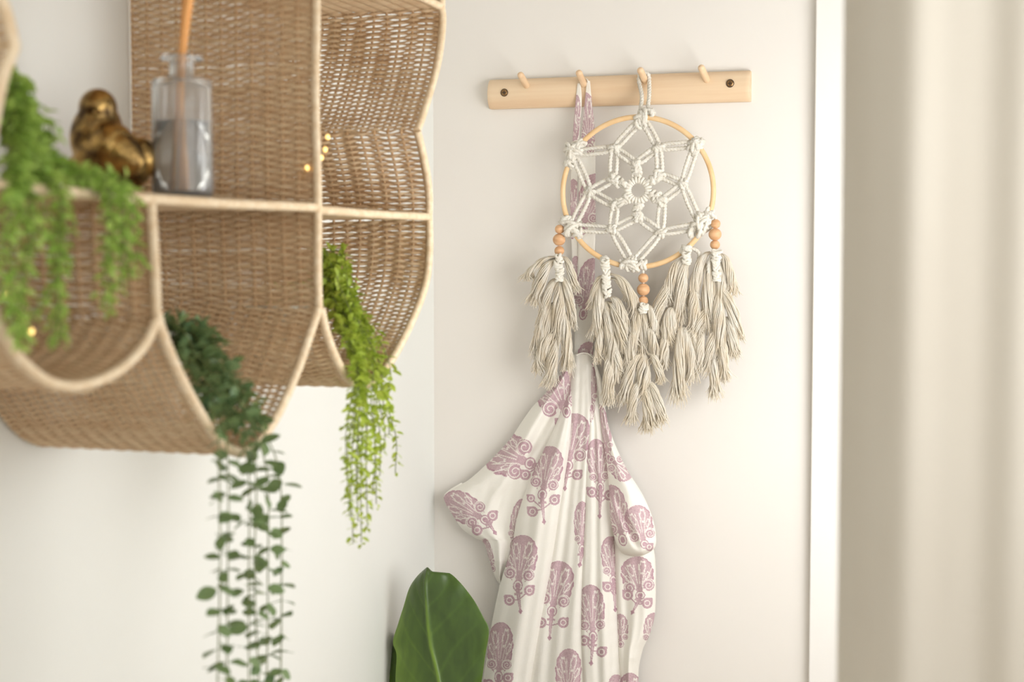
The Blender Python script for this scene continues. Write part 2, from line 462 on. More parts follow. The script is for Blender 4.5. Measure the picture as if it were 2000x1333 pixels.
# ------------------------------------------------------------------ golden bird
def bird():
    bp = on_x(213, 366, 0.14); x0, y0 = 0.14, bp[1]
    root = thing('bird_figurine', 'plump antique gold bird figurine behind the trailing plant on the wicker board', 'figurine', (x0, y0, zs))
    # local frame: u across the view (to the right), w towards the camera
    U = Vector((math.cos(YAW), math.sin(YAW), 0)); W = Vector((math.sin(YAW), -math.cos(YAW), 0)); Z = Vector((0, 0, 1))
    def ell(bm, c, r, tilt=0.0):
        res = bmesh.ops.create_icosphere(bm, subdivisions=4, radius=1.0)
        R = Matrix.Rotation(tilt, 3, 'Y')
        for v in res['verts']:
            q = R @ Vector((v.co.x * r[0], v.co.y * r[1], v.co.z * r[2]))
            q = (q + Vector(c)) * 1.13
            v.co = U * q.x - W * q.y + Z * q.z + Vector((x0, y0, zs))
    def fin(bm, name, m, voxel=None):
        me = bpy.data.meshes.new(name); bm.to_mesh(me); bm.free()
        for p in me.polygons: p.use_smooth = True
        me.materials.append(m)
        o = bpy.data.objects.new(name, me); C.objects.link(o)
        o.parent = root; o.matrix_parent_inverse = inv_world(root)
        if voxel:
            r = o.modifiers.new('remesh', 'REMESH'); r.mode = 'VOXEL'; r.voxel_size = voxel; r.use_smooth_shade = True
            s = o.modifiers.new('smooth', 'SMOOTH'); s.iterations = 6
        return o
    bm = bmesh.new()
    ell(bm, (0.004, 0, 0.036), (0.040, 0.032, 0.034), 0.35)
    ell(bm, (-0.012, 0, 0.062), (0.026, 0.024, 0.034), 0.2)
    ell(bm, (-0.009, -0.004, 0.088), (0.0190, 0.0190, 0.0200))
    ell(bm, (0.006, -0.010, 0.048), (0.024, 0.026, 0.026))
    ell(bm, (-0.030, 0.006, 0.026), (0.016, 0.010, 0.026), 0.5)
    fin(bm, 'body', M_gold, 0.0018)
    for s in (-1, 1):
        bm = bmesh.new(); ell(bm, (0.016 if s < 0 else 0.012, s * 0.026, 0.042), (0.028, 0.009, 0.018), 0.5); fin(bm, 'wing', M_gold)
    bm = bmesh.new()
    ell(bm, (0.036, 0.0, 0.040), (0.014, 0.012, 0.020), -0.4); fin(bm, 'tail', M_gold)
    bm = bmesh.new()
    res = bmesh.ops.create_cone(bm, cap_ends=True, segments=12, radius1=0.0045, radius2=0.0004, depth=0.014)
    R = Matrix.Rotation(math.radians(100), 3, 'X')
    for v in res['verts']:
        q = (R @ v.co + Vector((-0.006, -0.026, 0.082))) * 1.13; v.co = U * q.x - W * (q.y * 1.0) + Z * q.z + Vector((x0, y0, zs))
    fin(bm, 'beak', M_gold)
bird()

# ------------------------------------------------------------------ plants
def leaf_mesh(name, m, width=0.5, fold=0.15, curl=0.15, n=6):
    """unit leaf along +X, 3 wide"""
    V = []; F = []
    for i in range(n + 1):
        s = i / n
        w = width * 0.5 * (math.sin(math.pi * min(1, s * 0.93 + 0.05)) ** 0.75)
        for j, t in enumerate((-1, -0.5, 0, 0.5, 1)):
            V.append((s, t * w, fold * abs(t) * w * 2 - curl * s * s))
    for i in range(n):
        for j in range(4):
            a = i * 5 + j; F.append((a, a + 1, a + 6, a + 5))
    me = bpy.data.meshes.new(name); me.from_pydata(V, [], F)
    for p in me.polygons: p.use_smooth = True
    me.materials.append(m)
    return me
def leaf_matrix(pos, direction, size, roll=0.0):
    d = Vector(direction).normalized()
    z = Vector((0, 0, 1)) if abs(d.z) < 0.95 else Vector((1, 0, 0))
    y = z.cross(d).normalized(); z = d.cross(y)
    R = Matrix((d, y, z)).transposed() @ Matrix.Rotation(roll, 3, 'X')
    return Matrix.Translation(Vector(pos)) @ R.to_4x4() @ Matrix.Diagonal((size, size, size, 1))
def path3(pts):
    """pts: (px, py, X) -> world points"""
    return np.array([on_x(p[0], p[1], p[2]) for p in pts])
def foliage(root, paths, me, size, pitch, spread, limit=300, taper=0.5, stem_r=0.0007, droop=0.2, pair=True, jitter=0.002, mass=None, grow=None):
    sb = MB(); leaves = []
    for P in paths:
        L = plen(P); S = smooth(P, max(12, int(L / 0.01)))
        sb.tube(S, stem_r, 5)
        n = int(L / pitch); Q = resample(S, n)
        ang = rng.uniform(0, 6.28)
        for i in range(1, n):
            T = Q[i] - Q[i - 1]; T /= np.linalg.norm(T)
            a1 = np.cross(T, [0.3, 0.9, 0.1]); a1 /= np.linalg.norm(a1); a2 = np.cross(T, a1)
            ang += 1.57 + rng.normal(0, 0.35) if pair else 2.4
            sc = size * (1 - taper * (i / n) ** 3) * rng.uniform(0.75, 1.15)
            for sgn in ((0, math.pi) if pair else (0,)):
                d = a1 * math.cos(ang + sgn) + a2 * math.sin(ang + sgn)
                d = d * spread + T * (0.25 + rng.normal(0, 0.25)) + np.array([0, 0, -droop + rng.normal(0, 0.15)])
                leaves.append((Q[i] + rng.normal(0, jitter, 3), d, sc, rng.normal(0, 0.5)))
    st = sb.build('stems', M_stem, root); st['kind'] = 'stuff'
    order = sorted(range(len(leaves)), key=lambda i: -leaves[i][2]) if len(leaves) > limit else range(len(leaves))
    order = list(order)
    for i in order[:limit]:
        p, d, sc, ro = leaves[i]
        piece('leaf', me, root, leaf_matrix(p, d, sc, ro))
    rest = order[limit:]
    if rest:
        base = np.array([v.co for v in me.vertices]); F = np.array([list(q.vertices) for q in me.polygons])
        b = MB()
        for i in rest:
            p, d, sc, ro = leaves[i]
            Mx = np.array(leaf_matrix(p, d, sc, ro))
            b.add(base @ Mx[:3, :3].T + Mx[:3, 3], F)
        o = b.build('foliage', me.materials[0], root); o['kind'] = 'stuff'
    return len(leaves)
def pot(root, c, r, h, m=M_pot):
    b = MB()
    b.lathe(c, [(0.0005, 0), (r * 0.72, 0), (r * 0.78, 0.003), (r, h * 0.92), (r * 1.04, h * 0.94), (r * 1.04, h), (r * 0.95, h), (r * 0.92, h * 0.85)], 40)
    b.build('pot', m, root)
    b = MB(); b.lathe(c, [(r * 0.93, h * 0.86), (r * 0.5, h * 0.9), (0.0005, h * 0.91)], 30); b.build('soil', M_soil, root)

# bright green plant in the right-hand basket
L_light = leaf_mesh('small_leaf', M_leaf_light, 0.55)
ymR = (pr['FR'][:, 0].max() + pr['FR'][:, 0].min()) / 2
zR = pr['FR'][:, 1].min() + 0.004
cR = (0.13, -0.895, zR + 0.008)
rootR = thing('trailing_plant', 'bright yellow-green trailing plant spilling from the right-hand wicker basket', 'plant', cR)
pot(rootR, cR, 0.05, 0.095)
paths = []
ends = [(690, 1062), (706, 1060), (735, 985), (772, 925), (684, 1010), (718, 1030), (750, 880), (728, 960), (697, 960), (676, 900), (742, 930), (712, 900), (690, 860), (760, 850), (700, 1020)]
for i, (ex, ey) in enumerate(ends):
    j = lambda s: rng.normal(0, s)
    t = (ex - 674) / 98
    p0 = np.array([cR[0] + j(.015), cR[1] + j(.015), cR[2] + 0.088])
    P = [p0, on_x(640 + j(12), 530 + j(16), 0.17), on_x(652 + 30 * t + j(10), 585 + j(14), 0.215), on_x(675 + 45 * t + j(9), 650 + j(8), 0.262), on_x(690 + 62 * t + j(5), 718 + j(6), 0.292), on_x(ex - (ex - 715) * .25, 790, 0.300), on_x(ex + j(3), (ey + 790) / 2, 0.300), on_x(ex, ey, 0.300)]
    paths.append(np.array(P))
for i in range(12):
    j = lambda s: rng.normal(0, s)
    p0 = np.array([cR[0] + j(.02), cR[1] + j(.02), cR[2] + 0.088])
    e = rng.uniform(0, 1)
    paths.append(np.array([p0, on_x(645 + j(12), 525 + j(14), 0.18), on_x(665 + 30 * e + j(14), 590 + j(20), 0.225), on_x(690 + 45 * e + j(12), 680 + j(15), 0.272)]))
foliage(rootR, paths, L_light, 0.0165, 0.0095, 1.0, limit=300, taper=0.45)

# dark eucalyptus-like plant in the middle basket
L_dark = leaf_mesh('rounded_leaf', M_leaf_dark, 0.72, 0.08, 0.1)
cM = (0.135, float(np.mean(pr['UM'][:, 0])) - 0.01, pr['UM'][:, 1].min() + 0.02)
rootM = thing('trailing_plant', 'dark green round-leaved trailing plant with long strands hanging from the middle wicker basket', 'plant', cM)
pot(rootM, cM, 0.058, 0.12)
paths = []
for i, ex in enumerate((428, 446, 486, 500, 522, 546)):
    j = lambda s: rng.normal(0, s)
    t = (ex - 428) / 118
    p0 = np.array([cM[0] + j(.02), cM[1] + j(.02), cM[2] + 0.11])
    P = [p0, on_x(375 + 20 * t + j(10), 665 + j(10), 0.21), on_x(400 + 55 * t + j(8), 750 + j(8), 0.255), on_x(425 + 85 * t, 845 - 10 * t, 0.292), on_x(ex, 930, 0.302), on_x(ex + j(3), 1130, 0.302), on_x(ex + j(3), 1390 + j(20), 0.302)]
    paths.append(np.array(P))
foliage(rootM, paths, L_dark, 0.0225, 0.0195, 1.0, limit=300, taper=0.15, stem_r=0.0009, droop=0.0)
paths = []
for i in range(16):
    j = lambda s: rng.normal(0, s)
    e = rng.uniform(0, 1)
    p0 = np.array([cM[0] + j(.025), cM[1] + j(.025), cM[2] + 0.11])
    paths.append(np.array([p0, on_x(350 + 30 * e + j(10), 655 + j(18), 0.20), on_x(385 + 60 * e + j(10), 735 + j(18), 0.25), on_x(430 + 85 * e + j(6), 815 + j(20), 0.286)]))
L_dark2 = leaf_mesh('basket_leaf', M_leaf_dark, 0.6, 0.1, 0.1)
foliage(rootM, paths, L_dark2, 0.0180, 0.0135, 1.0, limit=60, taper=0.15)

# soft green plant on the board at the left
L_pale = leaf_mesh('bead_leaf', M_leaf_pale, 0.6, 0.2, 0.25, 4)
cL = (0.12, -1.64, zs)
rootL = thing('trailing_plant', 'light green fine-leaved trailing plant sprawling over the wicker board at the far left', 'plant', cL)
pot(rootL, cL, 0.048, 0.10)
paths = []
def j(s): return rng.normal(0, s)
for i in range(9):          # crest at the left, hanging over the front edge
    paths.append(np.array([(cL[0] + j(.015), cL[1] + j(.015), cL[2] + 0.092), on_x(-20 + j(8), 175 + j(12), 0.17), on_x(32 + j(10), 160 + j(20), 0.20), on_x(42 + j(16), 250 + j(12), 0.24), on_x(30 + j(24), 345 + j(8), 0.275), on_x(45 + j(26), 400, 0.298), on_x(45 + j(28), 520, 0.302), on_x(45 + j(22), 660 + j(22), 0.302)][:8 if i < 6 else 5]))
for i in range(8):          # sprawling right along the board, then down at x 190-280
    e = rng.uniform(0, 1)
    paths.append(np.array([(cL[0] + j(.015), cL[1] + j(.015), cL[2] + 0.092), on_x(20 + j(10), 200 + j(20), 0.20), on_x(70 + j(10), 285 + j(14), 0.235), on_x(130 + j(10), 335 + j(8), 0.262), on_x(190 + 50 * e, 352 + j(6), 0.285), on_x(205 + 62 * e, 388, 0.300), on_x(205 + 68 * e, 470, 0.303), on_x(205 + 75 * e + j(4), 600 - 85 * e + j(18), 0.303)]))
for i in range(4):
    paths.append(np.array([(cL[0] + j(.015), cL[1] + j(.015), cL[2] + 0.092), on_x(10 + j(10), 230 + j(20), 0.22), on_x(80 + j(12), 330 + j(8), 0.265), on_x(112 + j(8), 375, 0.295), on_x(116 + j(8), 480, 0.303), on_x(112 + j(10), 660 + j(15), 0.303)][:6 if i < 3 else 4]))
for i in range(8):
    paths.append(np.array([on_x(10 + j(22), 200 + j(50), 0.20), on_x(45 + j(25), 280 + j(30), 0.235), on_x(80 + j(45), 345 + j(10), 0.268)]))
foliage(rootL, paths, L_pale, 0.0135, 0.0070, 1.0, limit=240, taper=0.3)

# big leaf of a floor plant
def big_leaf():
    base = on_y(870, 2000, -0.36); gx, gy = base[0], -0.36
    root = thing('potted_floor_plant', 'large glossy dark green leaf of a floor plant rising beside the printed robe', 'plant', (0.33, -0.30, 0))
    M = bpy.data.materials.new('glossy_leaf'); M.use_nodes = True
    N = M.node_tree.nodes; L = M.node_tree.links; p = N['Principled BSDF']
    at = N.new('ShaderNodeAttribute'); at.attribute_name = 'print'
    nz = N.new('ShaderNodeTexNoise'); nz.inputs['Scale'].default_value = 9
    ad = N.new('ShaderNodeMath'); ad.operation = 'MULTIPLY_ADD'; ad.inputs[1].default_value = 0.35
    rp = N.new('ShaderNodeValToRGB')
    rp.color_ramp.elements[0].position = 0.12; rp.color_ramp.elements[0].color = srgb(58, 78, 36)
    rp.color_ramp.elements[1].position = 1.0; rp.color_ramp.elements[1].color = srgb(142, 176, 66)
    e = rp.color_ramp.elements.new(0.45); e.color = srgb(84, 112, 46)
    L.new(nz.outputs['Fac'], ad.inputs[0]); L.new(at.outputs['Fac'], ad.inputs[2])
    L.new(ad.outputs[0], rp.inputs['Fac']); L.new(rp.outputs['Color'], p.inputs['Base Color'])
    p.inputs['Roughness'].default_value = 0.36
    t = N.new('ShaderNodeBsdfTranslucent'); mx = N.new('ShaderNodeMixShader'); mx.inputs['Fac'].default_value = 0.22
    L.new(rp.outputs['Color'], t.inputs['Color']); L.new(p.outputs['BSDF'], mx.inputs[1]); L.new(t.outputs['BSDF'], mx.inputs[2])
    L.new(mx.outputs['Shader'], N['Material Output'].inputs['Surface'])
    def sheet(left, right, mid, y0, y1, depth, name, amp=0.018, ev=0.35):
        ys = np.linspace(y0, y1, 170)
        xl = smooth(left, 400); xr = smooth(right, 400); xm = smooth(mid, 400)
        f = lambda q: np.interp(ys, q[:, 1], q[:, 0])
        A, B, Cc = f(xl), f(xr), f(xm)
        u = np.linspace(-1, 1, 121)
        X = np.where(u[None, :] < 0, Cc[:, None] + (Cc - A)[:, None] * u[None, :], Cc[:, None] + (B - Cc)[:, None] * u[None, :])
        Y = np.repeat(ys[:, None], 121, 1)
        au = np.abs(u)[None, :]
        # side veins run up and outwards
        q = (Y - y0) / 58.0 + au * 1.7 + 0.2 * np.sin(Y / 37.0)
        vein = np.exp(-(((q % 1) - 0.5) / 0.07) ** 2) * (au > 0.04) * (1 - au * 0.7)
        ridge = np.exp(-(u / 0.05) ** 2)[None, :]
        D = depth + amp * (au ** 1.3) * -1 + 0.0020 * np.cos(q * 2 * np.pi) * au * (0.5 + 0.5 * np.sin(q * 1.3)) + 0.003 * ridge + 0.00008 * (Y - y0) - 0.012 * (au ** 5) * (u < 0)[None, :]
        G = on_y(X, Y, -D)
        col = 0.10 + 0.40 * np.clip(-u, 0, 1)[None, :] * np.clip((Y - y0) / 150, 0, 1) + 0.13 * vein + 0.55 * ridge * np.clip((Y - y0) / 120, 0, 1) + 0.25 * (au ** 8)  # left half lighter: light on that side painted into the colour
        b = MB(); b.grid(G)
        o = b.build(name, M, root, attr=col.ravel())
        s = o.modifiers.new('thick', 'SOLIDIFY'); s.thickness = 0.0008
        return G
    left = [(834, 1109), (815, 1127), (800, 1150), (789, 1185), (778, 1220), (768, 1255), (775, 1280), (773, 1333), (778, 1400), (800, 1500), (850, 1600)]
    right = [(835, 1109), (848, 1119), (875, 1119), (897, 1137), (925, 1172), (945, 1208), (955, 1232), (948, 1280), (940, 1333), (925, 1400), (900, 1500), (868, 1600)]
    mid = [(834.5, 1109), (830, 1140), (833, 1200), (840, 1260), (850, 1300), (859, 1345), (866, 1420), (868, 1500), (862, 1600)]
    G = sheet(left, right, mid, 1109, 1600, 0.27, 'leaf')
    left2 = [(778, 1236), (768, 1260), (758, 1300), (750, 1340), (748, 1420), (760, 1520), (800, 1600)]
    right2 = [(779, 1236), (800, 1262), (815, 1300), (822, 1340), (826, 1420), (826, 1520), (812, 1600)]
    mid2 = [(778.5, 1236), (783, 1262), (786, 1300), (787, 1340), (790, 1420), (798, 1520), (806, 1600)]
    G2 = sheet(left2, right2, mid2, 1236, 1600, 0.235, 'leaf')
    c = np.array([0.30, -0.30, 0.0])
    for g in (G, G2):
        e = g[-1, 60]
        b = MB(); b.tube(smooth([e, (e + c) / 2 + np.array([0.0, 0, 0.06]), c + np.array([0, 0, 0.2])], 24), 0.005, 10); b.build('leaf_stalk', M_leaf_pale, root)
    b = MB(); r, h = 0.11, 0.24
    b.lathe(c + np.array([0, 0, 0.0]), [(0.001, 0), (r * .75, 0), (r, h * .95), (r * 1.03, h), (r * .94, h), (r * .9, h * .85)], 48); b.build('pot', M_pot, root)
    b = MB(); b.lathe(c, [(r * .92, h * .84), (0.001, h * .88)], 40); b.build('soil', M_soil, root)
big_leaf()

# ------------------------------------------------------------------ fairy lights
def fairy(name, label, pts, X, step, grp=None):
    P = smooth(np.array([on_x(p[0], p[1], X) for p in pts]), 80)
    root = thing(name, label, 'string lights', tuple(P[0]), grp)
    b = MB(); b.tube(P, 0.0006, 5); b.build('wire', M_wire, root)
    for k in range(0, 80, step):
        b = MB(); b.ball(P[k], 0.0028, 8, 1.3); b.build('bulb', M_bulb, root)
fairy('fairy_lights', 'thin gold wire with tiny warm bulbs behind the tall wicker divider', [(640, 268), (633, 286), (637, 299), (622, 312), (604, 322), (590, 350)], 0.262, 16)
fairy('fairy_lights', 'thin gold wire with tiny warm bulbs inside the left wicker basket', [(-10, 540), (8, 545), (12, 575), (30, 610), (62, 648), (80, 690)], 0.20, 20)

# ------------------------------------------------------------------ peg rail
def rail():
    P = on_y(np.array([955, 960, 1465, 1465]), np.array([156, 213, 198, 137.0]), -0.014)
    x0, x1 = P[0, 0], P[2, 0]
    zc = float((P[0, 2] + P[1, 2] + P[2, 2] + P[3, 2]) / 4); hz = float((P[0, 2] - P[1, 2] + P[3, 2] - P[2, 2]) / 4)
    slope = ((P[3, 2] + P[2, 2]) - (P[0, 2] + P[1, 2])) / 2 / (x1 - x0)
    print('RAIL', x0, x1, zc, hz, 'slope', slope)
    root = thing('peg_rail', 'pale wooden peg rail with four pegs screwed to the back wall', 'peg rail', ((x0 + x1) / 2, 0, zc))
    ang = math.atan(slope)
    # arched section: flat back, convex front
    s = np.linspace(-1, 1, 25)
    sec = [(-(0.006 + 0.018 * math.sqrt(max(0, 1 - t * t * 0.93))), t * hz) for t in s]
    sec = [(0.0, -hz)] + sec + [(0.0, hz)]
    sec = np.array(sec)
    xs = np.concatenate([[x0 + .0], [x0 + .002], np.linspace(x0 + .01, x1 - .01, 30), [x1 - .002], [x1]])
    G = np.zeros((len(xs), len(sec), 3))
    for i, x in enumerate(xs):
        k = 0.965 if i in (0, len(xs) - 1) else 1.0
        G[i, :, 0] = x; G[i, :, 1] = sec[:, 0] * k; G[i, :, 2] = zc + sec[:, 1] * k + slope * (x - (x0 + x1) / 2)
    b = MB(); b.grid(G, closed=True)
    for row, o in ((G[0], 1), (G[-1], -1)):
        c = row.mean(0); n = len(row); i = np.arange(n)
        f = np.stack([i, np.roll(i, -1), np.full(n, n), np.full(n, n)], 1)
        b.add(np.vstack([row, c]), f if o < 0 else f[:, ::-1])
    b.build('rail_bar', M_rail, root, smooth_=True)
    pegs = []
    for (bx_, by_), (tx, ty) in (((1029, 168), (1017, 147)), ((1141, 166), (1131, 143)), ((1261, 160), (1251, 138)), ((1381, 157), (1370, 133))):
        B0 = on_y(bx_, by_, -0.020); T0 = on_y(tx, ty, -0.066)
        d = T0 - B0; L = np.linalg.norm(d); d /= L
        Pp = [B0 - d * 0.006 + d * (L + 0.006) * q for q in np.linspace(0, 1, 14)]
        rr = 0.0064 * np.ones(14); 
        Pp += [T0 + d * 0.0064 * q for q in (0.4, 0.75, 0.93, 1.0)]
        rr = np.concatenate([rr, 0.0064 * np.array([0.92, 0.68, 0.38, 0.05])])
        b = MB(); b.tube(np.array(Pp), rr, 20); b.build('peg', M_peg, root)
        pegs.append((B0, T0))
    for sx, sy in ((985, 181), (1426, 163)):
        c = on_y(sx, sy, -0.0246)
        b = MB()
        b.tube(np.array([c + [0, 0.004, 0], c + [0, 0.0, 0], c + [0, -0.0008, 0], c + [0, -0.0012, 0]]), [0.0066, 0.0066, 0.0062, 0.004], 24)
        sc = b.build('screw', M_screw, root)
        b = MB()
        for w, h in ((0.0038, 0.0009), (0.0009, 0.0038)):
            b.box((c[0] - w, c[1] - 0.0016, c[2] - h), (c[0] + w, c[1] - 0.0004, c[2] + h))
        b.build('cross_slot', M_dark, sc, smooth_=False)
        b = MB(); a = np.linspace(0, 2 * np.pi, 28, endpoint=False)
        b.tube(np.stack([c[0] + 0.0068 * np.cos(a), np.full(28, c[1] - 0.0003), c[2] + 0.0068 * np.sin(a)], 1), 0.0008, 6, ref=np.array([0, 1.0, 0]), closed=True)
        b.build('countersink', M_dark, sc)
    return pegs
PEGS = rail()

# ------------------------------------------------------------------ printed robe
def motif_value(X, Y, m):
    """dye amount of one block-printed palmette at cloth points given in the photograph's pixels"""
    top = np.array(m['top'], float); base = np.array(m['base'], float); w = m['w'] / 2
    ax = top - base; Ln = np.linalg.norm(ax); ax /= Ln; nx = np.array([-ax[1], ax[0]])
    rx = X - base[0]; ry = Y - base[1]
    bb = (rx * ax[0] + ry * ax[1]) / Ln; aa = (rx * nx[0] + ry * nx[1]) / w
    out = np.zeros_like(X)
    ang = np.arctan2(aa, bb - 0.45)
    sc = 1 + 0.035 * np.cos(ang * 26)
    # head outline, widest above the middle, tucked in towards the base
    t = np.clip((bb - 0.0) / 1.0, 0, 1)
    half = np.sqrt(np.clip(1 - np.abs(2 * t - 1) ** 2.3, 0, 1)) * (0.86 + 0.14 * t)
    rim_ = half * sc - np.abs(aa)
    inside = (rim_ > 0) & (bb > 0) & (bb < 1.0)
    out[inside] = 0.82
    out[inside & (rim_ < 0.09)] = 1.0
    px = rx * nx[0] + ry * nx[1]; pb = rx * ax[0] + ry * ax[1]
    rr = np.hypot(px, pb); ph = np.arctan2(px / w * Ln * 0.5, pb)
    asym = 1.0
    for p0 in (-0.62, -0.40, -0.10, 0.10, 0.36, 0.60):
        d = np.abs(ph - p0) * rr
        out[inside & (d < 0.9) & (rr > 0.26 * Ln) & (rr < 0.80 * Ln)] = 0.12
    for p0, r0, ea, eb in ((0.24, 0.70, 0.10, 0.16), (-0.26, 0.66, 0.09, 0.15), (0.56, 0.52, 0.10, 0.10), (-0.58, 0.50, 0.09, 0.10)):
        q = np.hypot((ph - p0) / ea * 0.9, (rr / Ln - r0) / eb)
        q = q * (1 + 0.12 * np.cos(6 * np.arctan2((ph - p0) / ea, (rr / Ln - r0) / eb)))
        out[inside & (np.abs(q - 1) < 0.16)] = 0.15
    for s in (-1, 1):                                  # curled lower corners
        ca, cb = s * 0.56, 0.19
        q = np.hypot((aa - ca) * w, (bb - cb) * Ln)
        th = np.arctan2((bb - cb) * Ln, (aa - ca) * w * s)
        R = 0.27 * w
        disc = q < R * 1.2
        out[disc] = 0.9
        spiral = np.abs(((q / (R * 0.62)) - th / (2 * np.pi)) % 1 - 0.5) < 0.14
        out[disc & spiral & (q > R * 0.2)] = 0.12
        gap = np.hypot((aa - s * 0.27) * w / 0.8, (bb - 0.06) * Ln)
        out[gap < 0.13 * w] = 0.0
        out[(np.abs(q - R * 1.35) < 0.9) & (bb < 0.35) & inside] = 0.12
    # calyx
    q = np.hypot(px / (0.20 * w + 3), (bb + 0.05) * Ln / (0.12 * Ln))
    out[q < 1] = 0.95; out[np.abs(q - 0.66) < 0.13] = 0.15
    if m.get('stem'):
        e = np.array(m['stem'], float); s0 = base - ax * 0.1 * Ln
        d = e - s0; dl = np.linalg.norm(d); d /= dl
        u = (X - s0[0]) * d[0] + (Y - s0[1]) * d[1]; v = (X - s0[0]) * -d[1] + (Y - s0[1]) * d[0]
        k = u / dl
        out[(k > 0) & (k < 1) & (np.abs(v) < 3.4 * (1 - k) + 1.1)] = 0.9
        out[(k > 0.2) & (k < 0.8) & (np.abs(v) < 0.45)] = 0.3
        out[(np.abs(k - 0.92) * dl + np.abs(v) * 1.4) < 6] = 1.0
        out[(np.abs(k - 0.22) * dl < 2.2) & (np.abs(v) < 8)] = 0.85
        root = s0 + d * dl * 0.45
    for bl in m.get('bulbs', ()):
        cx, cy = bl[0], bl[1]; r = bl[2] if len(bl) > 2 else 10.5
        q = np.hypot(X - cx, Y - cy); th = np.arctan2(Y - cy, X - cx)
        side = np.sign(cx - base[0])
        tip = 1 + 0.35 * np.exp(-((np.angle(np.exp(1j * (th - (-0.75 if side > 0 else -2.4))))) / 0.30) ** 2)
        out[q < r * tip] = 0.9
        out[np.abs(q - r * 0.50) < 0.9] = 0.12
        if m.get('stem'):
            d = np.array([cx, cy]) - root; dl = np.linalg.norm(d); d /= dl
            u = (X - root[0]) * d[0] + (Y - root[1]) * d[1]; v = (X - root[0]) * -d[1] + (Y - root[1]) * d[0]
            out[(u > 0) & (u < dl - r) & (np.abs(v) < 1.2)] = 0.9
    return out

MOTIFS = {
 'B': [dict(top=(1068, 727), base=(1104, 803), w=92, stem=(1122, 850), bulbs=[(1094, 827)]),
       dict(top=(948, 872), base=(1031, 904), w=92, stem=(1056, 925), bulbs=[(1026, 928)]),
       dict(top=(866, 972), base=(944, 1014), w=62, stem=(968, 1043), bulbs=[(962, 1008), (932, 1036)]),
       dict(top=(946, 1052), base=(962, 1108), w=17), dict(top=(1022, 975), base=(1004, 1060), w=34)],
 'C': [dict(top=(1078, 872), base=(1060, 962), w=62, stem=(1063, 1024), bulbs=[(1083, 977), (1040, 1000), (1037, 974, 8)]),
       dict(top=(1024, 1046), base=(1012, 1140), w=66, stem=(1017, 1199), bulbs=[(1034, 1154), (995, 1173)]),
       dict(top=(979, 1216), base=(974, 1318), w=54, bulbs=[(992, 1325), (955, 1338)], stem=(975, 1370)),
       dict(top=(1100, 700), base=(1106, 800), w=50)],
 'D': [dict(top=(1127, 808), base=(1110, 905), w=72, stem=(1103, 958), bulbs=[(1127, 928), (1090, 940)]),
       dict(top=(1137, 980), base=(1137, 1070), w=34, stem=(1132, 1106)),
       dict(top=(1096, 1097), base=(1079, 1190), w=68, stem=(1073, 1251), bulbs=[(1100, 1217), (1057, 1217)]),
       dict(top=(1112, 1268), base=(1108, 1360), w=54)],
 'E': [dict(top=(1148, 703), base=(1156, 792), w=28), dict(top=(1163, 858), base=(1172, 948), w=44, stem=(1171, 1013), bulbs=[(1156, 962), (1190, 968)]),
       dict(top=(1152, 1143), base=(1158, 1240), w=56, stem=(1154, 1300), bulbs=[(1175, 1274), (1141, 1252)]),
       dict(top=(1192, 1048), base=(1198, 1130), w=44, stem=(1202, 1196), bulbs=[(1187, 1147)]),
       dict(top=(1204, 1318), base=(1204, 1400), w=40), dict(top=(1155, 800), base=(1152, 822), w=14)],
 'F': [dict(top=(1168, 790), base=(1188, 890), w=30), dict(top=(1232, 935), base=(1196, 900), w=44),
       dict(top=(1190, 948), base=(1215, 1050), w=52), dict(top=(1240, 988), base=(1258, 1060), w=56, bulbs=[(1268, 1069, 8)]) ],
 'G': [dict(top=(1240, 1088), base=(1250, 1160), w=68, stem=(1234, 1199), bulbs=[(1226, 1163), (1264, 1179)]),
       dict(top=(1278, 1198), base=(1270, 1258), w=36), dict(top=(1210, 1200), base=(1212, 1256), w=34),
       dict(top=(1230, 1315), base=(1232, 1400), w=50)],
 'S': [dict(top=(1140, 180), base=(1152, 285), w=44), dict(top=(1165, 340), base=(1140, 442), w=52), dict(top=(1160, 505), base=(1140, 608), w=50), dict(top=(1150, 668), base=(1150, 740), w=48)],
 'T': [dict(top=(1126, 185), base=(1116, 300), w=24), dict(top=(1120, 350), base=(1118, 450), w=30), dict(top=(1124, 500), base=(1128, 590), w=24)],
}
M_robe = bpy.data.materials.new('printed_linen'); M_robe.use_nodes = True
